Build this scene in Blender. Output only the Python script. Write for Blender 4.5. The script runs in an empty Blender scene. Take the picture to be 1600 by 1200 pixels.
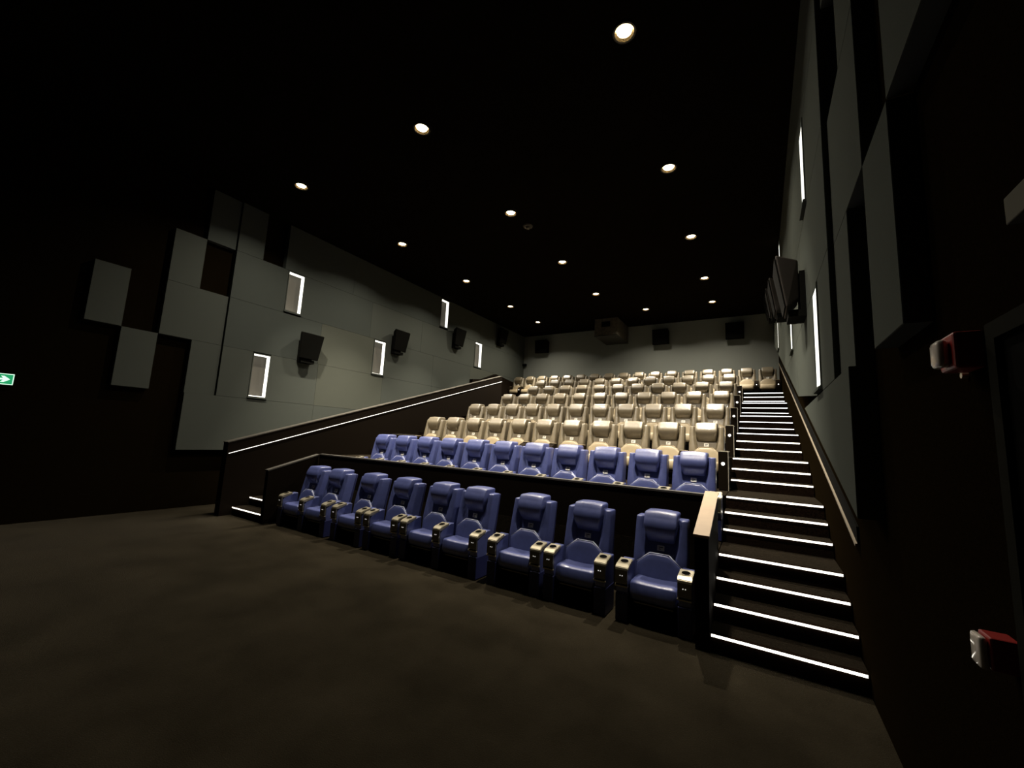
import bpy, bmesh, math, random
from mathutils import Vector, Matrix
random.seed(7)
S = bpy.context.scene
COL = S.collection

# ------------------------------------------------------------------ camera
cam_d = bpy.data.cameras.new('camera')
cam_d.sensor_fit = 'HORIZONTAL'; cam_d.sensor_width = 36.0
cam_d.lens = 14.263; cam_d.clip_start = 0.02; cam_d.clip_end = 200
cam = bpy.data.objects.new('camera', cam_d); COL.objects.link(cam)
Rv = Vector((0.85427047, 0.51738577, 0.05033808))
Uv = Vector((0.02553592, -0.13848669, 0.99003503))
Fv = Vector((-0.51920119, 0.84447226, 0.13151701))
cam.matrix_world = Matrix(((Rv.x, Uv.x, -Fv.x, 0), (Rv.y, Uv.y, -Fv.y, 0), (Rv.z, Uv.z, -Fv.z, 1.939), (0, 0, 0, 1)))
S.camera = cam

# ------------------------------------------------------------------ world and exposure
w = bpy.data.worlds.new('World'); S.world = w; w.use_nodes = True
w.node_tree.nodes['Background'].inputs[0].default_value = (0.5, 0.55, 0.6, 1)
w.node_tree.nodes['Background'].inputs[1].default_value = 0.0
S.view_settings.view_transform = 'Standard'; S.view_settings.look = 'None'
S.view_settings.exposure = 0.0; S.view_settings.gamma = 1.0
S.view_settings.use_curve_mapping = False

# ------------------------------------------------------------------ downlight positions (ceiling lamps of the room)
CEIL = 7.56
RX = (-1.45, -5.21, -9.03)
LAMPS = []
for r, y in enumerate((4.83, 8.0, 11.14, 14.24)):
    for c in range(3):
        LAMPS.append((RX[c], y, r, c))
LAMPS += [(-1.45, 16.78, 4, 0), (-3.94, 16.75, 4, 1), (-9.03, 16.78, 4, 2)]
LAMP_W = 270.0
LAMP_SPREAD = math.radians(140)
LAMP_COLOR = (1.0, 0.90, 0.74)

# ------------------------------------------------------------------ materials
def mat(name, color, rough=0.6, metal=0.0, spec=0.5, noise=None, bump=None, sheen=None, emit=None, coat=0.0):
    m = bpy.data.materials.new(name); m.use_nodes = True
    nt = m.node_tree; b = nt.nodes['Principled BSDF']
    b.inputs['Base Color'].default_value = (*color, 1)
    b.inputs['Roughness'].default_value = rough
    b.inputs['Metallic'].default_value = metal
    b.inputs['Specular IOR Level'].default_value = spec
    b.inputs['Coat Weight'].default_value = coat
    tc = nt.nodes.new('ShaderNodeTexCoord')
    if noise:
        sc, amt = noise
        n = nt.nodes.new('ShaderNodeTexNoise'); n.inputs['Scale'].default_value = sc; n.inputs['Detail'].default_value = 5
        nt.links.new(tc.outputs['Object'], n.inputs['Vector'])
        r = nt.nodes.new('ShaderNodeValToRGB')
        r.color_ramp.elements[0].position = 0.3; r.color_ramp.elements[1].position = 0.7
        r.color_ramp.elements[0].color = (*[c * (1 - amt) for c in color], 1)
        r.color_ramp.elements[1].color = (*[min(1, c * (1 + amt)) for c in color], 1)
        nt.links.new(n.outputs['Fac'], r.inputs['Fac']); nt.links.new(r.outputs['Color'], b.inputs['Base Color'])
    if bump:
        sc, st = bump
        n = nt.nodes.new('ShaderNodeTexNoise'); n.inputs['Scale'].default_value = sc; n.inputs['Detail'].default_value = 3
        nt.links.new(tc.outputs['Object'], n.inputs['Vector'])
        bp = nt.nodes.new('ShaderNodeBump'); bp.inputs['Strength'].default_value = st; bp.inputs['Distance'].default_value = 0.01
        nt.links.new(n.outputs['Fac'], bp.inputs['Height']); nt.links.new(bp.outputs['Normal'], b.inputs['Normal'])
    if sheen:
        wt, rg, tint = sheen
        b.inputs['Sheen Weight'].default_value = wt; b.inputs['Sheen Roughness'].default_value = rg
        b.inputs['Sheen Tint'].default_value = (*tint, 1)
    if emit:
        c, s = emit
        b.inputs['Emission Color'].default_value = (*c, 1); b.inputs['Emission Strength'].default_value = s
    return m

M = {}
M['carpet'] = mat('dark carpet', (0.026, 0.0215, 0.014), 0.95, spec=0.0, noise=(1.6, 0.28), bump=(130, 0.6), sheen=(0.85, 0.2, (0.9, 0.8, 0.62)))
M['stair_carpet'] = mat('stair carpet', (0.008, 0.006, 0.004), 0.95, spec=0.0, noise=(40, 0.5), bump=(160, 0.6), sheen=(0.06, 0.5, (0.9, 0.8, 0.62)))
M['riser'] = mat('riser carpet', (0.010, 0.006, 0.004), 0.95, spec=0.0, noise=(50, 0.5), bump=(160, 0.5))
M['black'] = mat('black paint', (0.003, 0.003, 0.0025), 0.9, spec=0.05)
M['base_wall'] = mat('brown black wall cloth', (0.0075, 0.005, 0.0022), 0.95, spec=0.0, noise=(60, 0.2), bump=(200, 0.3))
M['ceiling'] = mat('black ceiling', (0.006, 0.0045, 0.0025), 0.9, spec=0.0, noise=(3, 0.2))
M['panel'] = mat('grey green acoustic cloth', (0.082, 0.090, 0.079), 0.95, spec=0.0, noise=(90, 0.06), bump=(300, 0.25))
M['panel_warm'] = mat('light grey green acoustic cloth', (0.092, 0.098, 0.081), 0.95, spec=0.0, noise=(90, 0.06), bump=(300, 0.25))
M['panel_deep'] = mat('deep grey green acoustic cloth', (0.072, 0.081, 0.073), 0.95, spec=0.0, noise=(90, 0.06), bump=(300, 0.25))
M['panel_side'] = M['black']
M['back_wall'] = mat('grey cloth back wall', (0.25, 0.265, 0.24), 0.95, spec=0.0, noise=(90, 0.06), bump=(300, 0.25))
M['blue'] = mat('blue leather', coat=0.25, color=(0.066, 0.083, 0.228), rough=0.36, spec=0.9, noise=(14, 0.10), bump=(220, 0.12))
M['blue_dark'] = mat('dark navy shell', (0.012, 0.016, 0.075), 0.5)
M['grey'] = mat('taupe leather', coat=0.2, color=(0.128, 0.105, 0.067), rough=0.38, spec=0.8, noise=(14, 0.10), bump=(220, 0.12))
M['cream'] = mat('cream tan leather', (0.25, 0.20, 0.122), 0.5, noise=(14, 0.08), bump=(220, 0.12))
M['brown_black'] = mat('dark brown vinyl', (0.0055, 0.0032, 0.0013), 0.8, spec=0.06)
M['piping_blue'] = mat('pale blue piping', (0.42, 0.45, 0.62), 0.4)
M['console'] = mat('champagne metal console', (0.42, 0.38, 0.28), 0.32, metal=0.6)
M['console_face'] = mat('dark bronze metal', (0.16, 0.15, 0.11), 0.3, metal=0.7)
M['hole'] = mat('black plastic', (0.002, 0.002, 0.002), 0.9, spec=0.02)
M['button'] = mat('white lit button', (0.8, 0.8, 0.8), 0.4, emit=((1, 0.97, 0.9), 0.5))
M['arm_light'] = mat('round white aisle lamp', (0.8, 0.8, 0.8), 0.4, emit=((1, 0.98, 0.92), 2.2))
M['tag'] = mat('white seat plate', (0.75, 0.73, 0.66), 0.5)
M['tag_ink'] = mat('dark plate print', (0.05, 0.05, 0.05), 0.6)
M['trim'] = mat('pale beige rail cap', (0.42, 0.29, 0.165), 0.5, noise=(8, 0.06))
M['trim_grey'] = mat('worn grey cap', (0.06, 0.054, 0.044), 0.5, noise=(8, 0.08))
M['rail'] = mat('beige grey rail', (0.26, 0.215, 0.155), 0.5)
M['metal_edge'] = mat('pale metal edge', (0.55, 0.50, 0.40), 0.35, metal=0.4)  # pale metal parts, and the highlight painted on row end panels
M['led'] = mat('white LED strip', (0.9, 0.9, 0.9), 0.4, emit=((1.0, 0.93, 0.80), 3.2))
M['led_cool'] = mat('cool white LED strip', (0.9, 0.9, 0.9), 0.4, emit=((0.95, 0.97, 1.0), 3.2))
M['led_niche'] = mat('niche LED strip', (0.9, 0.9, 0.9), 0.4, emit=((1.0, 0.98, 0.88), 1.5))
M['led_wall'] = mat('thin wall LED strip', (0.9, 0.9, 0.9), 0.4, emit=((1.0, 0.98, 0.92), 1.3))
M['niche_back'] = mat('grey niche board', (0.10, 0.092, 0.075), 0.8)
M['speaker'] = mat('black speaker cloth', (0.003, 0.003, 0.0022), 0.9, spec=0.06, noise=(200, 0.3))
M['speaker_lit'] = mat('dark brown lit speaker cabinet', (0.020, 0.014, 0.010), 0.7)  # light on the right-wall cabinets, put into the colour
M['hood'] = mat('brown grey metal hood', (0.085, 0.07, 0.05), 0.6, noise=(9, 0.4))
M['reflector'] = mat('brass reflector', (0.85, 0.62, 0.32), 0.25, metal=0.8)
M['bezel'] = mat('black bezel', (0.02, 0.016, 0.01), 0.5)
M['lens'] = mat('lamp lens', (1, 1, 1), 0.4, emit=((1.0, 0.86, 0.58), 12.0))
M['red'] = mat('red plastic', (0.30, 0.018, 0.014), 0.4)
M['clear'] = mat('clear strobe lens', (0.75, 0.68, 0.60), 0.12, spec=0.8, coat=0.5)
M['green'] = mat('green exit sign', (0.0, 0.1, 0.04), 0.5, emit=((0.02, 0.42, 0.16), 0.8))
M['sign_white'] = mat('pale sign letters', (0.8, 0.9, 0.85), 0.5, emit=((0.66, 1.0, 0.80), 1.1))
M['sign_side'] = mat('pale grey sign housing', (0.13, 0.125, 0.10), 0.9, spec=0.05)
M['door'] = mat('black door', (0.003, 0.003, 0.0025), 0.9, spec=0.02)
M['frame'] = mat('dark olive door frame', (0.008, 0.008, 0.005), 0.9, spec=0.03)

# ------------------------------------------------------------------ mesh helpers
def obj(name, bm, m, parent=None, loc=None, smooth=False, mats=None):
    me = bpy.data.meshes.new(name)
    bmesh.ops.recalc_face_normals(bm, faces=bm.faces)
    bm.to_mesh(me); bm.free()
    for x in (mats or [m]): me.materials.append(x)
    if smooth:
        for p in me.polygons: p.use_smooth = True
    return inst(name, me, parent, loc)

def inst(name, me, parent=None, loc=None):
    o = bpy.data.objects.new(name, me); COL.objects.link(o)
    if parent: o.parent = parent
    if loc: o.location = loc
    return o

def tag(o, label=None, cat=None, group=None, kind=None):
    if label: o['label'] = label
    if cat: o['category'] = cat
    if group: o['group'] = group
    if kind: o['kind'] = kind
    return o

def thing(name, label, cat, loc=(0, 0, 0), group=None):
    o = bpy.data.objects.new(name, None); COL.objects.link(o); o.location = loc
    o.empty_display_size = 0.1
    return tag(o, label, cat, group)

def box(bm, x0, x1, y0, y1, z0, z1, mi=0):
    v = [bm.verts.new(p) for p in ((x0,y0,z0),(x1,y0,z0),(x1,y1,z0),(x0,y1,z0),(x0,y0,z1),(x1,y0,z1),(x1,y1,z1),(x0,y1,z1))]
    for f in ((0,3,2,1),(4,5,6,7),(0,1,5,4),(1,2,6,5),(2,3,7,6),(3,0,4,7)):
        fc = bm.faces.new([v[i] for i in f]); fc.material_index = mi
    return bm

def bxm(*a):
    return box(bmesh.new(), *a)

def bevel(bm, w, seg=2):
    bmesh.ops.bevel(bm, geom=bm.edges[:], offset=w, segments=seg, affect='EDGES', profile=0.5)
    return bm

def prism(bm, pts, axis, a, b, mi=0):
    """extrude a closed 2D outline along an axis; outline coords are the two other axes in order"""
    def P(p, t):
        return {'x': (t, p[0], p[1]), 'y': (p[0], t, p[1]), 'z': (p[0], p[1], t)}[axis]
    A = [bm.verts.new(P(p, a)) for p in pts]; B = [bm.verts.new(P(p, b)) for p in pts]
    n = len(pts)
    f = bm.faces.new(A); f.material_index = mi
    f = bm.faces.new(B[::-1]); f.material_index = mi
    for i in range(n):
        f = bm.faces.new((A[i], B[i], B[(i+1) % n], A[(i+1) % n])); f.material_index = mi
    return bm

def rbox(bm, lo, hi, r, n=(4, 4, 4), deform=None, mi=0):
    """rounded soft box on a subdivided cube, optionally deformed"""
    def ticks(a, b, k):
        rr = min(r, (b - a) / 2 * 0.999)
        t = [a, a + 0.3*rr, a + rr]
        for i in range(1, k): t.append(a + rr + (b - a - 2*rr) * i / k)
        t += [b - rr, b - 0.3*rr, b]
        return t
    T = [ticks(lo[i], hi[i], n[i]) for i in range(3)]
    verts = {}
    def V(i, j, k):
        key = (i, j, k)
        if key not in verts:
            p = Vector((T[0][i], T[1][j], T[2][k]))
            q = Vector([min(max(p[a], lo[a] + r), hi[a] - r) if hi[a]-lo[a] > 2*r else (lo[a]+hi[a])/2 for a in range(3)])
            d = p - q
            if d.length > 1e-9: p = q + d.normalized() * min(r, max(abs(d.x), abs(d.y), abs(d.z)) if False else r)
            if deform: p = Vector(deform(p))
            verts[key] = bm.verts.new(p)
        return verts[key]
    N = [len(t) - 1 for t in T]
    def quad(a, b, c, d):
        try:
            f = bm.faces.new((a, b, c, d)); f.material_index = mi
        except ValueError: pass
    for i in range(N[0]):
        for j in range(N[1]):
            quad(V(i,j,0), V(i,j+1,0), V(i+1,j+1,0), V(i+1,j,0)); quad(V(i,j,N[2]), V(i+1,j,N[2]), V(i+1,j+1,N[2]), V(i,j+1,N[2]))
    for i in range(N[0]):
        for k in range(N[2]):
            quad(V(i,0,k), V(i+1,0,k), V(i+1,0,k+1), V(i,0,k+1)); quad(V(i,N[1],k), V(i,N[1],k+1), V(i+1,N[1],k+1), V(i+1,N[1],k))
    for j in range(N[1]):
        for k in range(N[2]):
            quad(V(0,j,k), V(0,j,k+1), V(0,j+1,k+1), V(0,j+1,k)); quad(V(N[0],j,k), V(N[0],j+1,k), V(N[0],j+1,k+1), V(N[0],j,k+1))
    return bm

def cyl(bm, c, r0, r1, h, axis='z', seg=20, caps=(True, True), mi=0):
    ax = {'x': 0, 'y': 1, 'z': 2}[axis]
    def ring(r, t):
        out = []
        for i in range(seg):
            a = 2*math.pi*i/seg; p = [0, 0, 0]
            p[(ax+1) % 3] = r*math.cos(a); p[(ax+2) % 3] = r*math.sin(a); p[ax] = t
            out.append(bm.verts.new((c[0]+p[0], c[1]+p[1], c[2]+p[2])))
        return out
    A = ring(r0, 0); B = ring(r1, h)
    for i in range(seg):
        f = bm.faces.new((A[i], A[(i+1) % seg], B[(i+1) % seg], B[i])); f.material_index = mi
    if caps[0]: bm.faces.new(A[::-1]).material_index = mi
    if caps[1]: bm.faces.new(B).material_index = mi
    return bm

def struct(name, bm, m, **k):
    return tag(obj(name, bm, m, **k), kind='structure')

# ------------------------------------------------------------------ layout numbers
LW, RW = -11.27, 0.72          # base walls
LF, RF = -11.10, 0.57          # faces of the raised acoustic panels
BY = 19.2                      # back wall
FY = -3.0                      # wall behind the viewer
RISE = 0.178
def nose_y(i):
    if i <= 4: return (4.62, 4.95, 5.28, 5.62)[i-1]
    if i <= 7: return 6.30 + 0.345*(i-5)
    return 8.145 + 1.883*((i-8)//3) + 0.344*((i-8) % 3)

# ------------------------------------------------------------------ room shell
struct('floor', bxm(LW-0.3, RW+0.3, FY-0.3, BY+0.3, -0.3, 0.0), M['carpet'])
struct('ceiling', bxm(LW-0.3, RW+0.3, FY-0.3, BY+0.3, CEIL, CEIL+0.3), M['ceiling'])
struct('wall_left', bxm(LW-0.3, LW, FY-0.3, BY+0.3, 0.0, CEIL), M['base_wall'])
struct('wall_right', bxm(RW, RW+0.3, FY-0.3, BY+0.3, 0.0, CEIL), M['base_wall'])
struct('wall_back', bxm(LW, RW, BY, BY+0.3, 0.0, CEIL), M['back_wall'])
struct('wall_front', bxm(LW, RW, FY-0.3, FY, 0.0, CEIL), M['black'])

# stepped seating tiers
TX0, TX1 = -8.5, -0.47
for k in range(2, 8):
    z = RISE*(3*k-2)
    y0 = 5.66 if k == 2 else nose_y(3*k-2)
    y1 = nose_y(3*(k+1)-2)
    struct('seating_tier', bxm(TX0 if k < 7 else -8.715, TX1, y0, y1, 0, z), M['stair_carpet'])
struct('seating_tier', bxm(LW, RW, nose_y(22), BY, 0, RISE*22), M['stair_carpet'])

# ------------------------------------------------------------------ staircases
def stairs(x0, x1, label, lit=22):
    t = thing('staircase', label, 'stairs', ((x0+x1)/2, nose_y(1), 0))
    ox, oy = t.location.x, t.location.y
    for i in range(1, 22):
        y0, y1, z = nose_y(i), nose_y(i+1), RISE*i
        if lit < 22 and i == 19: x1 -= 0.15      # the seventh row is wider by one arm on this side
        bm = bxm(x0-ox, x1-ox, y0-oy, y1-oy+0.01, 0, z)
        bm.normal_update()
        for f in bm.faces: f.material_index = 0 if f.normal.z > 0.5 else 1
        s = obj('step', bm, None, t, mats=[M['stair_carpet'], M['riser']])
        hh = 0.026 if i < 13 else 0.019
        if i <= lit: obj('step_light', bxm(x0-ox+0.01, x1-ox-0.01, y0-oy-0.014, y0-oy-0.001, z-hh, z-0.002), M['led'] if i < 13 else M['led_cool'], s)
        obj('step_edge', bxm(x0-ox+0.005, x1-ox-0.005, y0-oy-0.016, y0-oy+0.03, z-0.0015, z+0.004), M['riser'], s)
    if lit == 22: obj('step_light', bxm(x0-ox+0.01, x1-ox-0.01, nose_y(22)-oy-0.014, nose_y(22)-oy-0.001, RISE*22-0.021, RISE*22-0.002), M['led_cool'], t)
    return t
stairs(-0.46, 0.71, 'right staircase along the panelled wall, dark carpet with white lit nosings')
stairs(-9.72, -8.57, 'left staircase beside the long balustrade, only its lowest lit steps showing', 6)

# side walls closing the ends of the front row and carrying the low rail
def yz_wall(name, x0, x1, pts, m, label=None, cat=None, cap=None, cap_t=0.02, kind=None, capx=0.01):
    t = thing(name, label, cat, (0.5*(x0+x1), pts[0][0], 0))
    ox, oy = t.location.x, t.location.y
    bm = prism(bmesh.new(), [(p[0]-oy, p[1]) for p in pts], 'x', x0-ox, x1-ox)
    obj('wall_body', bm, m, t)
    return t, ox, oy

t, ox, oy = yz_wall('barrier', -0.59, -0.462, [(4.60, 0), (5.66, 0), (5.66, 1.385), (4.60, 1.055)], M['brown_black'],
    'low black barrier between front row and right staircase, pale beige sloping cap', 'barrier')
bm = prism(bmesh.new(), [(4.585-oy, 1.05), (5.67-oy, 1.385), (5.67-oy, 1.41), (4.585-oy, 1.077)], 'x', -0.60-ox, -0.452-ox)
tag(obj('rail_cap', bm, M['trim'], t), 'pale beige cap')
t, ox, oy = yz_wall('barrier', -8.56, -8.46, [(4.60, 0), (5.66, 0), (5.66, 1.335), (4.60, 1.035)], M['brown_black'],
    'low black barrier between front row and left staircase, grey sloping cap', 'barrier')
bm = prism(bmesh.new(), [(4.585-oy, 1.03), (5.67-oy, 1.335), (5.67-oy, 1.36), (4.585-oy, 1.056)], 'x', -8.575-ox, -8.445-ox)
obj('rail_cap', bm, M['trim_grey'], t)
t = thing('barrier', 'long straight black barrier behind the front row, pale edge along its top', 'barrier', (-4.5, 5.71, 0))
obj('wall_body', bxm(-3.94, 3.9, -0.045, 0.045, 0, 1.345), M['brown_black'], t)
obj('rail_cap', bxm(-3.94, 3.9, -0.055, 0.06, 1.3455, 1.37), M['trim_grey'], t)

# long balustrade on the left
SL = 0.2915
B0, B1 = 4.38, 15.0
bt = lambda y: 1.53 + SL*(y-B0)
t = thing('balustrade', 'long dark sloping balustrade beside the left staircase with a white light line', 'balustrade', (-9.85, B0, 0))
obj('wall_body', prism(bmesh.new(), [(0, 0), (B1-B0, 0), (B1-B0, bt(B1)), (0, bt(B0))], 'x', -0.1, 0.1), M['brown_black'], t)
obj('rail_cap', prism(bmesh.new(), [(-0.01, bt(B0)+0.001), (B1-B0, bt(B1)+0.001), (B1-B0, bt(B1)+0.02), (-0.01, bt(B0)+0.02)], 'x', -0.11, 0.108), M['trim_grey'], t)
y0 = 0.03
obj('light_strip', prism(bmesh.new(), [(y0, bt(B0+y0)-0.24), (B1-B0-0.01, bt(B1)-0.24), (B1-B0-0.01, bt(B1)-0.228), (y0, bt(B0+y0)-0.228)], 'x', 0.1, 0.112), M['led_wall'], t)
# parapet at the top left landing
struct('trim_1', prism(bmesh.new(), [(14.4, 0), (18.4, 0), (18.4, 4.75), (16.25, 4.97), (15.15, 4.56), (14.4, 4.46)], 'x', LF+0.002, LF+0.18), M['brown_black'])

# rail along the right wall
ry = lambda y: 1.17 + 0.3005*(y-4.75)
t = thing('wall_rail', 'thin pale rail climbing the right wall beside the staircase', 'handrail', (0.69, 4.75, 1.17))
obj('rail', prism(bmesh.new(), [(0, -0.02), (13.9, ry(18.65)-1.19), (13.9, ry(18.65)-1.165), (0, 0.005)], 'x', -0.004, 0.028), M['rail'], t)
obj('rail_gap_shade', prism(bmesh.new(), [(0, 0.006), (13.9, ry(18.65)-1.164), (13.9, ry(18.65)-1.02), (0, 0.15)], 'x', 0.012, 0.028), M['black'], t)  # black strip painted for the shaded slot between rail and panels

# ------------------------------------------------------------------ acoustic panels
ZR = (1.30, 2.59, 3.81, 5.04, 6.26, CEIL-0.01)
ROWN = ('lowest', 'second', 'third', 'fourth', 'top')
pcount = {}
def panel(side, y0, y1, r, m='panel', z0=None, z1=None, near=False, slope=None, label=None):
    za = ZR[r] if z0 is None else z0; zb = ZR[r+1] if z1 is None else z1
    g = 0.0025
    if side == 'left': xa, xb = LW+0.001, (LF-0.04 if near else LF)
    else: xa, xb = RW-0.001, (RF+0.043 if near else RF)
    bm = bmesh.new()
    if slope:
        pts = [(0, slope(y0)-za), (y1-y0-g, slope(y1)-za), (y1-y0-g, zb-za-g), (0, zb-za-g)]
        if slope(y1) > zb - 0.02:
            ye = y0
            while slope(ye) < zb-0.03: ye += 0.02
            pts = [(0, slope(y0)-za), (ye-y0, zb-za-g-0.01), (ye-y0, zb-za-g), (0, zb-za-g)]
    else:
        pts = [(0, 0), (y1-y0-g, 0), (y1-y0-g, zb-za-g), (0, zb-za-g)]
    prism(bm, pts, 'x', xa-xb, 0)
    bmesh.ops.bevel(bm, geom=[e for e in bm.edges if all(abs(v.co.x) < 1e-6 for v in e.verts)], offset=0.003, segments=2, affect='EDGES')
    n = pcount[(side, r)] = pcount.get((side, r), 0) + 1
    ordn = ('first', 'second', 'third', 'fourth', 'fifth', 'sixth', 'seventh', 'eighth', 'ninth', 'tenth')[n-1]
    o = obj('acoustic_panel', bm, M[m], loc=(xb, y0, za))
    tag(o, label or '%s grey cloth panel from the front in the %s row on the %s wall' % (ordn, ROWN[r], side), 'wall panel', 'cloth panels on the %s wall' % side)
    return o

# left wall, stepped front edge then long courses broken by the lit niches
panel('left', 2.17, 2.72, 2, near=True)
panel('left', 2.72, 3.32, 1, near=True)
panel('left', 3.33, 3.94, 3, near=True)
panel('left', 3.33, 4.55, 2, near=True)
panel('left', 3.94, 4.55, 4, near=True, m='panel_deep')
panel('left', 3.94, 4.55, 1, near=True)
panel('left', 3.94, 7.08, 0)
panel('left', 7.08, 11.8, 0); panel('left', 11.8, 16.3, 0)
for a, b, m in ((4.57, 5.27, 'panel'), (5.72, 7.08, 'panel'), (7.08, 9.5, 'panel_warm'), (9.5, 11.95, 'panel'), (11.95, 14.4, 'panel'), (14.4, 16.3, 'panel')):
    panel('left', a, b, 1, m)
for a, b, m in ((4.57, 7.06, 'panel_deep'), (7.06, 9.0, 'panel_warm'), (9.53, 11.95, 'panel'), (11.95, 14.4, 'panel'), (14.4, 16.9, 'panel_warm'), (16.9, BY, 'panel')):
    panel('left', a, b, 2, m)
for a, b, m in ((4.57, 5.9, 'panel_deep'), (6.38, 8.8, 'panel_deep'), (8.8, 11.2, 'panel'), (11.2, 14.63, 'panel'), (15.2, BY, 'panel')):
    panel('left', a, b, 3, m)
for a, b, m in ((4.57, 5.2, 'panel_deep'), (5.8, 8.0, 'panel_deep'), (8.0, 12.16, 'panel_deep'), (12.68, 15.0, 'panel'), (15.0, BY, 'panel')):
    panel('left', a, b, 4, m)
# right wall
slp = lambda y: 1.53 + 0.305*(y-3.9)
panel('right', 2.04, 2.63, 2, near=True)
panel('right', 2.63, 3.22, 1, near=True)
panel('right', 3.23, 3.80, 3, near=True)
panel('right', 3.23, 4.43, 2, near=True)
panel('right', 3.80, 4.43, 1, near=True)
panel('right', 3.80, 4.43, 4, near=True)
panel('right', 3.80, 7.6, 0, slope=slp)
panel('right', 4.46, 5.27, 1)
panel('right', 5.72, 8.3, 1, slope=lambda y: max(2.59, slp(y)))
panel('right', 8.3, 11.6, 1, slope=lambda y: slp(y))
for a, b in ((4.46, 7.06), (7.06, 9.0), (9.53, 11.3)): panel('right', a, b, 2)
panel('right', 11.3, 15.4, 2, slope=slp)
for a, b in ((4.46, 5.9), (6.38, 8.8), (8.8, 11.2), (11.2, 14.63)): panel('right', a, b, 3)
panel('right', 15.2, 19.15, 3, slope=lambda y: max(5.04, slp(y)))
for a, b in ((4.46, 8.0), (8.0, 12.16), (12.68, 15.0), (15.0, BY)): panel('right', a, b, 4)

# ------------------------------------------------------------------ lit niches in the walls
NICHES = [(5.29, 5.70, 2.66, 3.76), (5.92, 6.36, 5.12, 6.22), (9.03, 9.49, 3.87, 5.00), (12.19, 12.64, 6.37, 7.48), (14.67, 15.17, 5.12, 6.23)]
NWORD = ('lowest and nearest to the screen end', 'high up above the lowest niche', 'mid height beyond the first speaker', 'highest, close under the ceiling', 'last before the back wall')
def niche(side, y0, y1, z0, z1, word):
    s = 1 if side == 'left' else -1
    xb = LW if side == 'left' else RW
    D = 0.172 if side == 'left' else 0.152
    if side == 'right':
        D = abs(RW-RF)+0.002
    t = thing('wall_niche', 'tall narrow lit niche on the %s wall, %s' % (side, word), 'wall light', (xb, (y0+y1)/2, z0), 'lit niches on the %s wall' % side)
    h = z1-z0; a = (y1-y0)/2
    X = lambda d: s*d
    def q(lo, hi): return (min(lo, hi), max(lo, hi))
    # frame lining (outer thin box ring)
    bm = bmesh.new()
    for (ya, yb, za, zb) in ((-a-0.02, -a, -0.02, h+0.02), (a, a+0.02, -0.02, h+0.02), (-a, a, -0.02, 0), (-a, a, h, h+0.02)):
        box(bm, *q(X(0.0), X(D+0.012)), ya, yb, za, zb)
    obj('frame', bm, M['panel'], t)
    bm = bmesh.new(); box(bm, *q(X(0.002), X(0.012)), -a, a, 0, h)
    obj('back_board', bm, M['niche_back'], t)
    bm = bmesh.new(); box(bm, *q(X(0.0), X(D+0.035)), -a-0.035, a+0.035, -0.05, -0.021)
    obj('sill', bm, M['panel_deep'], t)
    # LED lining, slanting from the mouth of the niche to its board
    i_, o_ = 0.028, 0.002
    bm = bmesh.new()
    di, do = 0.06, D
    O = [(-a+o_, o_), (a-o_, o_), (a-o_, h-o_), (-a+o_, h-o_)]
    I = [(-a+i_, i_), (a-i_, i_), (a-i_, h-i_), (-a+i_, h-i_)]
    vo = [bm.verts.new((X(do), p[0], p[1])) for p in O]; vi = [bm.verts.new((X(di), p[0], p[1])) for p in I]
    vk = [bm.verts.new((X(di), p[0], p[1])) for p in O]
    for k in range(4):
        j = (k+1) % 4
        bm.faces.new((vo[k], vo[j], vi[j], vi[k])); bm.faces.new((vo[k], vk[k], vk[j], vo[j])); bm.faces.new((vk[k], vi[k], vi[j], vk[j]))
    obj('light_strip', bm, M['led_niche'], t)
for n, wd in zip(NICHES, NWORD):
    niche('left', *n, wd)
    niche('right', *n, wd)

# ------------------------------------------------------------------ seats
MESH = {}
def cached(key, build, m, smooth=True, mats=None):
    if key not in MESH:
        me = bpy.data.meshes.new(key[0]); bm = build()
        bmesh.ops.recalc_face_normals(bm, faces=bm.faces)
        bm.to_mesh(me); bm.free()
        for x in (mats or [m]): me.materials.append(x)
        if smooth:
            for p in me.polygons: p.use_smooth = True
        MESH[key] = me
    return MESH[key]

def lean(z):            # y of the back cushion front face with height
    return -0.15 + 0.16*max(0.0, (z-0.40)/0.70)

def b_backrest():
    def d(p):
        x, y, z = p
        inner = 0.150 + 0.055*max(0.0, min(1.0, (z-0.62)/0.36))
        wing = 0.075*max(0.0, min(1.0, (abs(x)-inner)/0.022))
        wing *= 1.0 - 0.35*max(0.0, min(1.0, (abs(x)-0.25)/0.055))
        k = 1.0 if y < 0.06 else 0.0
        low = 1.0 - 0.6*max(0.0, min(1.0, (0.62-z)/0.2))
        s = 1.0 + 0.03*math.cos((z-0.62)*3.2) - 0.03
        return (x*s, y + lean(z) - wing*k*low, z)
    return rbox(bmesh.new(), (-0.298, 0.0, 0.36), (0.298, 0.14, 1.085), 0.018, (34, 2, 12), d)

def b_headrest():
    def d(p):
        x, y, z = p
        t = max(0.0, min(1.0, (z-0.80)/0.36))
        s = 0.78 + 0.22*min(1.0, t/0.55)
        roll = 0.140*math.sin(math.pi*0.84*t)
        return (x*s, y + lean(min(z, 1.08)) - (roll if y < 0.05 else 0.0), z + 0.012*(1-(x/0.19)**2)*(1 if t > 0.9 else 0))
    return rbox(bmesh.new(), (-0.188, 0.0, 0.80), (0.188, 0.165, 1.150), 0.024, (8, 3, 12), d)

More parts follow.
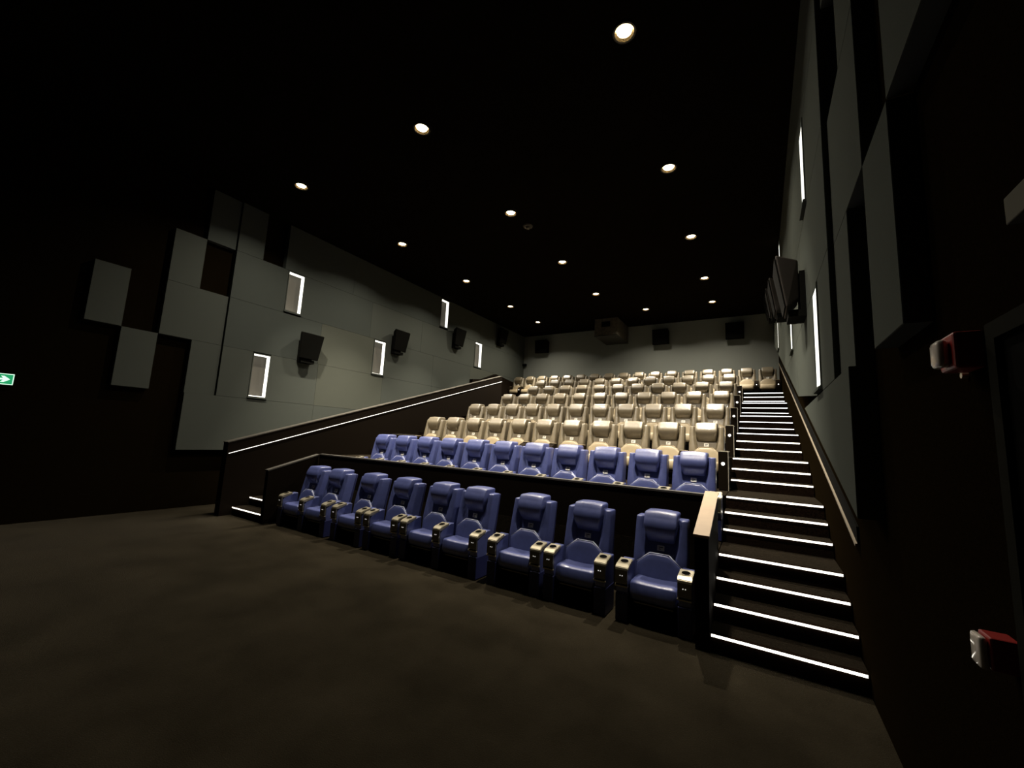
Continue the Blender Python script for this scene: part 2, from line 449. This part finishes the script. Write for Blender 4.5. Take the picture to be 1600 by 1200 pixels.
def b_pad():
    def d(p):
        x, y, z = p
        t = (z-0.40)/0.28
        u = min(1.0, abs(x)/0.25)
        top = 0.690 if u < 0.42 else 0.690 - (u-0.42)/0.58*0.115
        zz = 0.40 + t*(top-0.40)
        return (x, y + lean(zz) - 0.012*(1-u*u) + 0.02, zz)
    return rbox(bmesh.new(), (-0.25, -0.105, 0.40), (0.25, 0.0, 0.68), 0.022, (10, 2, 5), d)

def b_piping():
    bm = bmesh.new()
    xs = [-0.245, -0.105, 0.105, 0.245]; zs = [0.579, 0.694, 0.694, 0.579]
    ys = [lean(z)-0.098-0.012*(1-min(1, abs(x)/.25)**2)+0.02 for x, z in zip(xs, zs)]
    r = 0.0085
    for i in range(3):
        a = Vector((xs[i], ys[i]+0.012, zs[i])); b = Vector((xs[i+1], ys[i+1]+0.012, zs[i+1]))
        ax = (b-a).normalized(); n = ax.cross(Vector((0, 1, 0))).normalized(); m2 = ax.cross(n)
        R1 = []; R2 = []
        for k in range(6):
            an = k*math.pi/3; o = n*math.cos(an)*r + m2*math.sin(an)*r
            R1.append(bm.verts.new(a+o)); R2.append(bm.verts.new(b+o))
        for k in range(6): bm.faces.new((R1[k], R1[(k+1) % 6], R2[(k+1) % 6], R2[k]))
        bm.faces.new(R1[::-1]); bm.faces.new(R2)
    return bm

def b_cushion(w0, w1):
    def d(p):
        x, y, z = p
        c = (w0+w1)/2; u = (x-c)/((w1-w0)/2)
        up = 1.0 if z > 0.38 else 0.0
        f = max(0.0, min(1.0, (-0.40-y)/0.12))
        return (x, y - 0.012*(1-u*u)*f, z + up*(0.022*math.cos((y+0.35)*3.2) - 0.014*(1-u*u)*(1-f)) - 0.03*f*(1-up))
    return rbox(bmesh.new(), (w0, -0.525, 0.27), (w1, -0.10, 0.435), 0.065, (8, 8, 2), d)

def b_arm(w):
    h = w/2
    bm = prism(bmesh.new(), [(-0.215, 0.02), (-0.215, 0.615), (-0.30, 0.615), (-0.49, 0.545), (-0.525, 0.50), (-0.525, 0.34), (-0.44, 0.02)], 'x', -h, h)
    bmesh.ops.bevel(bm, geom=bm.edges[:], offset=0.014, segments=3, affect='EDGES', profile=0.6)
    return bm

def b_console(w):       # cup holder block wrapped over the front of the arm
    h = w/2+0.006
    bm = prism(bmesh.new(), [(-0.335, 0.600), (-0.335, 0.632), (-0.50, 0.600), (-0.545, 0.575), (-0.548, 0.545), (-0.50, 0.545)], 'x', -h, h)
    bmesh.ops.bevel(bm, geom=bm.edges[:], offset=0.006, segments=2, affect='EDGES')
    f0 = len(bm.faces)
    # front bronze face with rounded bottom
    pts = [(-0.553, 0.548), (-0.530, 0.548), (-0.530, 0.385), (-0.542, 0.385), (-0.556, 0.41)]
    prism(bm, pts, 'x', -h+0.004, h-0.004, mi=1)
    # cup hole: dark recessed disc with rim
    n = Vector((0, -0.19, 1)).normalized(); c = Vector((0, -0.425, 0.6165))
    ux = Vector((1, 0, 0)); uy = n.cross(ux)
    def ring(r, off):
        return [bm.verts.new(c + n*off + ux*r*math.cos(2*math.pi*i/20) + uy*r*math.sin(2*math.pi*i/20)) for i in range(20)]
    R0 = ring(0.050, -0.004); R1 = ring(0.050, 0.003); R2 = ring(0.044, 0.003); R3 = ring(0.042, 0.0015)
    for A, B, mi in ((R0, R1, 0), (R1, R2, 0), (R2, R3, 2)):
        for i in range(20):
            f = bm.faces.new((A[i], A[(i+1) % 20], B[(i+1) % 20], B[i])); f.material_index = mi
    bm.faces.new(R3).material_index = 2
    # lower lip
    box(bm, -h, h, -0.556, -0.528, 0.372, 0.386, mi=0)
    return bm

def b_tag():
    bm = bxm(-0.040, 0.040, -0.003, 0.003, -0.030, 0.030)
    for z0, z1, x0, x1 in ((0.004, 0.014, -0.024, 0.024), (-0.016, -0.007, -0.024, 0.002)):
        box(bm, x0, x1, -0.0042, -0.0028, z0, z1, mi=1)
    return bm

def b_base(w0, w1):
    bm = prism(bmesh.new(), [(-0.40, 0.0), (-0.44, 0.10), (-0.46, 0.27), (0.04, 0.34), (0.10, 0.34), (0.10, 0.0)], 'x', w0, w1)
    return bm

def b_shell():
    bm = bmesh.new()
    def d(p):
        return (p[0]*(1-0.05*max(0, (p[2]-0.6)/0.5)), p[1]+lean(p[2]), p[2])
    return rbox(bm, (-0.298, 0.145, 0.10), (0.298, 0.185, 1.075), 0.018, (3, 1, 6), d)

def b_footbar(w0, w1):
    return bevel(bxm(w0+0.05, w1-0.05, -0.475, -0.445, 0.215, 0.235), 0.006)

def dot(r=0.02, t=0.006):
    return cyl(bmesh.new(), (0, 0, 0), r, r*0.9, -t, axis='y', seg=14)

def make_seat(x, y, z, style, arms, label, group, rcx=0.315, lcx=-0.36, aw=0.15, lamp=None):
    """style blue or grey; arms = set of 'L','R'"""
    t = thing('recliner_seat', label, 'cinema seat', (x, y, z), group)
    body = M['blue'] if style == 'blue' else M['grey']
    side = M['blue_dark'] if style == 'blue' else M['brown_black']
    w0, w1 = lcx+aw/2+0.003, rcx-aw/2-0.003
    w0 = max(w0, -0.27)
    k = (style,)
    inst('seat_base', cached(('seat_base', style, w0, w1), lambda: b_base(w0, w1), M['hole'], smooth=False), t)
    back = inst('backrest', cached(('backrest', style), b_backrest, body), t)
    inst('back_shell', cached(('back_shell', style), b_shell, side), t)
    inst('headrest', cached(('headrest', style), b_headrest, body), t)
    pad = inst('lumbar_pad', cached(('lumbar_pad', style), b_pad, body if style == 'blue' else M['cream'], ), t)
    inst('piping', cached(('piping', style), b_piping, M['piping_blue'] if style == 'blue' else M['cream']), pad)
    inst('seat_cushion', cached(('seat_cushion', style, w0, w1), lambda: b_cushion(w0, w1), body if style == 'blue' else M['cream']), t)
    inst('foot_bar', cached(('foot_bar', w0, w1), lambda: b_footbar(w0, w1), M['console_face'], smooth=False), t)
    tg = inst('seat_plate', cached(('seat_plate',), b_tag, None, smooth=False, mats=[M['tag'], M['tag_ink']]), t, (0, lean(0.745)-0.006, 0.745))
    tg.rotation_euler = (-math.atan(0.16/0.70), 0, 0)
    for s, cx in (('L', lcx), ('R', rcx)):
        if s not in arms: continue
        a = inst('armrest', cached(('armrest', style, aw), lambda: b_arm(aw), body if style == 'blue' else side, smooth=False), t, (cx, 0, 0))
        if style == 'blue':
            inst('cup_holder', cached(('cup_holder', aw), lambda: b_console(aw), None, smooth=False, mats=[M['console'], M['console_face'], M['hole']]), a)
            for bx in (-0.012, 0.012):
                inst('button', cached(('button',), lambda: dot(0.0055, 0.004), M['button']), a, (bx, -0.556, 0.49))
            inst('lower_panel', cached(('lower_panel', aw), lambda: bevel(prism(bmesh.new(), [(-0.212, 0.01), (-0.212, 0.30), (-0.535, 0.30), (-0.535, 0.01)], 'x', -aw/2-0.003, aw/2+0.003), 0.008), side, smooth=False), a)
        else:
            inst('arm_top', cached(('arm_top', aw), lambda: bevel(prism(bmesh.new(), [(-0.222, 0.6155), (-0.222, 0.628), (-0.34, 0.628), (-0.34, 0.6155)], 'x', -aw/2+0.01, aw/2-0.01), 0.005), M['cream'], smooth=False), a)
            inst('aisle_lamp', cached(('aisle_lamp',), lambda: dot(0.017), M['arm_light']), a, (0.0, -0.524, 0.43))
    return t

ORD = ['first', 'second', 'third', 'fourth', 'fifth', 'sixth', 'seventh', 'eighth', 'ninth', 'tenth', 'eleventh', 'twelfth', 'thirteenth', 'fourteenth', 'fifteenth', 'sixteenth', 'seventeenth']
ROWS = ['front', 'second', 'third', 'fourth', 'fifth', 'sixth', 'seventh', 'eighth and topmost']
# front row: nine seats with uneven gaps, two pairs share an arm
fx = [-1.03, -1.93, -2.77, -3.73, -4.42, -5.27, -6.13, -7.09, -7.83]
for i, x in enumerate(fx):
    arms = {'L', 'R'}
    if i in (4, 8): arms = {'L'}
    lc = -0.345 if i in (3, 7) else -0.325
    make_seat(x, 5.27, 0.0, 'blue', arms, 'blue leather recliner in the front row, %s from the right staircase' % ORD[i],
              'blue seats in the front row', rcx=0.325, lcx=lc, aw=0.13)
def seat_row(r, n, x0, dx, y, z, style):
    for i in range(n):
        arms = {'R'} if i < n-1 else {'R', 'L'}
        if i == 0 and 3 <= r <= 7: arms = set()
        make_seat(x0-dx*i, y, z, style, arms,
                  '%s leather recliner in the %s row, %s from the right end' % ('blue' if style == 'blue' else 'taupe', ROWS[r-1], ORD[i]),
                  '%s seats in the %s row' % ('blue' if style == 'blue' else 'taupe', ROWS[r-1]))
seat_row(2, 11, -0.862, 0.675, 6.78, RISE*4, 'blue')
for r, y in ((3, 8.50), (4, 10.34), (5, 12.22), (6, 14.10)):
    seat_row(r, 11, -0.86, 0.675, y, RISE*(3*r-2), 'grey')
seat_row(7, 12, -0.865, 0.672, 15.98, RISE*19, 'grey')
seat_row(8, 17, 0.30, 0.68, 17.90, RISE*22, 'grey')

# end panels at the aisle side of the taupe rows
for r, y in ((3, 8.50), (4, 10.34), (5, 12.22), (6, 14.10), (7, 15.98)):
    z = RISE*(3*r-2)
    t = thing('row_end_panel', 'dark end panel with round white lamp closing the right end of the %s row' % ROWS[r-1], 'end panel', (-0.545, y, z), 'lamp panels at the row ends')
    p = obj('panel_body', bevel(bxm(-0.072, 0.072, -0.72, -0.235, 0.0, 0.64), 0.012), M['brown_black'], t)
    obj('top_cap', bxm(-0.074, 0.078, -0.725, -0.235, 0.641, 0.652), M['metal_edge'], t)
    obj('edge_highlight', bxm(0.073, 0.082, -0.725, -0.70, 0.0, 0.64), M['metal_edge'], t)  # pale strip painted for the light caught on the aisle-side edge
    tag(obj('aisle_lamp', dot(0.028, 0.008), M['arm_light'], t, (0.0, -0.721, 0.44)), 'round white lamp')

t = thing('side_counter', 'low dark counter at the left end of the first taupe row, pale edged top', 'side table', (-8.27, 8.05, RISE*7))
obj('counter_body', bxm(-0.2, 0.2, -0.28, 0.28, 0.0, 0.62), M['brown_black'], t)
obj('counter_top', bxm(-0.205, 0.205, -0.285, 0.285, 0.621, 0.64), M['trim_grey'], t)

# ------------------------------------------------------------------ ceiling downlights
for x, y, r, c in LAMPS:
    side = ('right', 'middle', 'left')[c]
    t = thing('downlight', 'bright warm ceiling downlight, %s column, %s from the screen end' % (side, ORD[r]), 'ceiling light', (x, y, CEIL), 'ceiling downlights')
    bm = bmesh.new()
    cyl(bm, (0, 0, -0.002), 0.165, 0.155, -0.045, caps=(False, False), seg=28)
    A = [e for e in bm.edges if abs(e.verts[0].co.z + 0.047) < 1e-4 and abs(e.verts[1].co.z + 0.047) < 1e-4]
    cyl(bm, (0, 0, -0.047), 0.155, 0.13, 0.0, caps=(False, False), seg=28)
    obj('bezel', bm, M['bezel'], t)
    bm = cyl(bmesh.new(), (0, 0, -0.047), 0.13, 0.098, 0.031, caps=(False, False), seg=28)
    obj('reflector', bm, M['reflector'], t, smooth=True)
    obj('lamp_lens', cyl(bmesh.new(), (0, 0, -0.018), 0.098, 0.098, 0.008, seg=28), M['lens'], t)
    # a strong narrow beam and a weaker wide spill, as the recessed reflector throws them
    beams = [(LAMP_W*0.40, math.radians(70), math.radians(27)), (LAMP_W*(0.10 if c == 0 else 0.26), LAMP_SPREAD, 0.0)] if r == 0 else [(LAMP_W*0.50, math.radians(70), 0.0), (LAMP_W*0.30, LAMP_SPREAD, 0.0)]
    for e, sp, tilt in beams:
        ld = bpy.data.lights.new('downlight_lamp', 'AREA'); ld.shape = 'DISK'; ld.size = 0.15
        ld.energy = e; ld.color = LAMP_COLOR; ld.spread = sp
        lo = bpy.data.objects.new('downlight_lamp', ld); COL.objects.link(lo); lo.parent = t
        lo.location = (0, 0, -0.050); lo.rotation_euler = (tilt, 0, 0)   # the first row is aimed at the seats

# ------------------------------------------------------------------ smoke detector, projector hood
t = thing('smoke_detector', 'small round detector on the black ceiling beside a middle downlight', 'smoke detector', (-5.15, 8.78, CEIL))
obj('base', cyl(bmesh.new(), (0, 0, -0.001), 0.13, 0.12, -0.03, seg=24), M['hood'], t)
obj('sensor_head', cyl(bmesh.new(), (0, 0, -0.032), 0.07, 0.045, -0.05, seg=24), M['hood'], t)
t = thing('projector_hood', 'brown grey projector hood hanging under the ceiling at the back wall', 'projector', (-5.87, BY, 6.74))
bm = bmesh.new()
box(bm, -0.53, 0.53, -1.76, -0.003, 0.03, CEIL-6.74-0.003)
obj('housing', bm, M['hood'], t)
obj('bottom_tray', bxm(-0.54, 0.54, -1.78, -0.003, 0.0, 0.029), M['bezel'], t)
obj('front_grille', bxm(-0.50, 0.50, -1.785, -1.762, 0.06, 0.36), M['hood'], t)
obj('lens_window', bxm(-0.2, 0.2, -1.79, -1.762, 0.42, 0.66), M['hole'], t)

# ------------------------------------------------------------------ speakers
def wall_speaker(side, y, z, word, tilt=0.30):
    s = 1 if side == 'left' else -1
    xw = LF if side == 'left' else RF
    t = thing('wall_speaker', 'black wall speaker on the %s wall, %s' % (side, word), 'speaker', (xw+s*0.004, y, z), 'speakers on the %s wall' % side)
    bm = bmesh.new()
    # back smaller than front, front tilted down
    back = [(0.07, -0.20, -0.22), (0.07, 0.20, -0.22), (0.07, 0.22, 0.30), (0.07, -0.22, 0.30)]
    front = [(0.22, -0.30, -0.38), (0.22, 0.30, -0.38), (0.33, 0.36, 0.36), (0.33, -0.36, 0.36)]
    vb = [bm.verts.new((s*p[0], p[1], p[2])) for p in back]; vf = [bm.verts.new((s*p[0], p[1], p[2])) for p in front]
    bm.faces.new(vb); bm.faces.new(vf[::-1])
    for i in range(4): bm.faces.new((vb[i], vb[(i+1) % 4], vf[(i+1) % 4], vf[i]))
    bevel(bm, 0.02)
    obj('cabinet', bm, M['speaker'] if side == 'left' else M['speaker_lit'], t)  # right-wall cabinets get the lit brown copy of the black
    bm = bmesh.new()
    g = [(0.226, -0.27, -0.35), (0.226, 0.27, -0.35), (0.328, 0.33, 0.32), (0.328, -0.33, 0.32)]
    g2 = [(p[0]+0.016, p[1], p[2]-0.004) for p in g]
    va = [bm.verts.new((s*p[0], p[1], p[2])) for p in g]; vc = [bm.verts.new((s*p[0], p[1], p[2])) for p in g2]
    bm.faces.new(va); bm.faces.new(vc[::-1])
    for i in range(4): bm.faces.new((va[i], va[(i+1) % 4], vc[(i+1) % 4], vc[i]))
    obj('grille', bm, M['speaker'], t)
    bm = prism(bmesh.new(), [(0, -0.48), (s*0.20, -0.48), (s*0.20, -0.385), (s*0.06, -0.385), (s*0.06, 0.15), (0, 0.15)], 'y', -0.2, 0.2)
    obj('bracket', bm, M['speaker'], t)
SW = ('nearest the screen end', 'second from the screen end', 'third from the screen end', 'last before the back wall')
for i, (y, z) in enumerate(((6.62, 4.22), (9.95, 5.16), (13.2, 6.08), (16.6, 6.95))):
    wall_speaker('left', y, z, SW[i]); wall_speaker('right', y, z, SW[i])
def back_speaker(x, z, word):
    t = thing('back_wall_speaker', 'black speaker high on the back wall, %s' % word, 'speaker', (x, BY, z), 'speakers on the back wall')
    bm = prism(bmesh.new(), [(-0.06, -0.30), (-0.40, -0.36), (-0.47, 0.34), (-0.06, 0.30)], 'x', -0.34, 0.34)
    obj('cabinet', bevel(bm, 0.015), M['speaker'], t)
    bm = prism(bmesh.new(), [(-0.405, -0.32), (-0.42, -0.32), (-0.485, 0.30), (-0.47, 0.30)], 'x', -0.31, 0.31)
    obj('grille', bm, M['speaker'], t)
    obj('bracket', bxm(-0.1, 0.1, -0.07, 0.0, -0.12, 0.12), M['bezel'], t)
back_speaker(-9.88, 6.85, 'at the left side')
back_speaker(-3.78, 6.85, 'right of the projector hood')
back_speaker(-0.80, 6.85, 'above the top of the right staircase')
t = thing('security_camera', 'tiny dark security camera on the back wall near the left corner', 'camera', (-11.0, BY, 5.95))
obj('mount', bxm(-0.03, 0.03, -0.08, 0.0, -0.03, 0.03), M['bezel'], t)
obj('camera_body', bevel(bxm(-0.06, 0.14, -0.22, -0.081, -0.05, 0.05), 0.01), M['hole'], t)

# ------------------------------------------------------------------ right wall near the viewer
t = thing('alarm_strobe', 'red alarm strobe with clear lens, upper one on the near right wall', 'fire alarm', (RW, 2.22, 2.34))
obj('housing', bevel(bxm(-0.085, 0.0, -0.075, 0.075, -0.055, 0.085), 0.01), M['red'], t)
bm = rbox(bmesh.new(), (-0.122, -0.045, -0.045), (-0.086, 0.045, 0.065), 0.02, (2, 2, 2))
tag(obj('strobe_lens', bm, M['clear'], t, smooth=True), 'clear faceted lens')
obj('test_button', cyl(bmesh.new(), (-0.02, 0.10, -0.06), 0.012, 0.012, 0.02, axis='x', seg=12), M['metal_edge'], t)
t = thing('call_point', 'small red call point, lower one on the near right wall', 'fire alarm', (RW, 2.16, 1.30))
obj('housing', bevel(bxm(-0.075, 0.0, -0.045, 0.045, -0.055, 0.050), 0.006), M['red'], t)
bm = rbox(bmesh.new(), (-0.100, -0.038, -0.060), (-0.076, 0.038, 0.045), 0.011, (2, 2, 2))
tag(obj('glass_cover', bm, M['clear'], t, smooth=True), 'shiny clear cover')
t = thing('wall_sign_box', 'pale box jutting from the right wall at the picture edge', 'sign', (RW, 1.70, 2.70))
obj('sign_body', bevel(bxm(-0.04, 0.0, -0.15, 0.12, -0.02, 0.07), 0.004), M['sign_side'], t)
# door by the viewer
t = thing('door_1', None, None, (RW, 1.5, 0)); tag(t, kind='structure')
bm = bmesh.new()
box(bm, -0.03, 0.0, 0.50, 0.56, 0, 2.42); box(bm, -0.03, 0.0, -0.56, -0.50, 0, 2.42); box(bm, -0.03, 0.0, -0.5, 0.5, 2.36, 2.42)
obj('door_frame', bm, M['frame'], t)
obj('door_leaf', bxm(-0.012, 0.0, -0.495, 0.495, 0.0, 2.355), M['door'], t)

# ------------------------------------------------------------------ green exit sign on the left wall
t = thing('exit_sign', 'small glowing green exit sign with white arrow on the left wall', 'exit sign', (LW, 1.29, 2.41))
obj('sign_housing', bxm(0.0, 0.05, -0.20, 0.20, 0.0, 0.20), M['bezel'], t)
obj('sign_face', bxm(0.051, 0.055, -0.195, 0.195, 0.005, 0.195), M['green'], t)
bm = bmesh.new()
prism(bm, [(-0.02, 0.085), (0.075, 0.085), (0.045, 0.045), (0.085, 0.045), (0.155, 0.10), (0.085, 0.155), (0.045, 0.155), (0.075, 0.115), (-0.02, 0.115)], 'x', 0.0555, 0.057)
obj('arrow', bm, M['sign_white'], t)
bm = bmesh.new()
for a in ((-0.195, 0.195, 0.005, 0.017), (-0.195, 0.195, 0.183, 0.195), (0.183, 0.195, 0.018, 0.182), (-0.195, -0.183, 0.018, 0.182)):
    box(bm, 0.0555, 0.057, *a)
obj('border', bm, M['sign_white'], t)
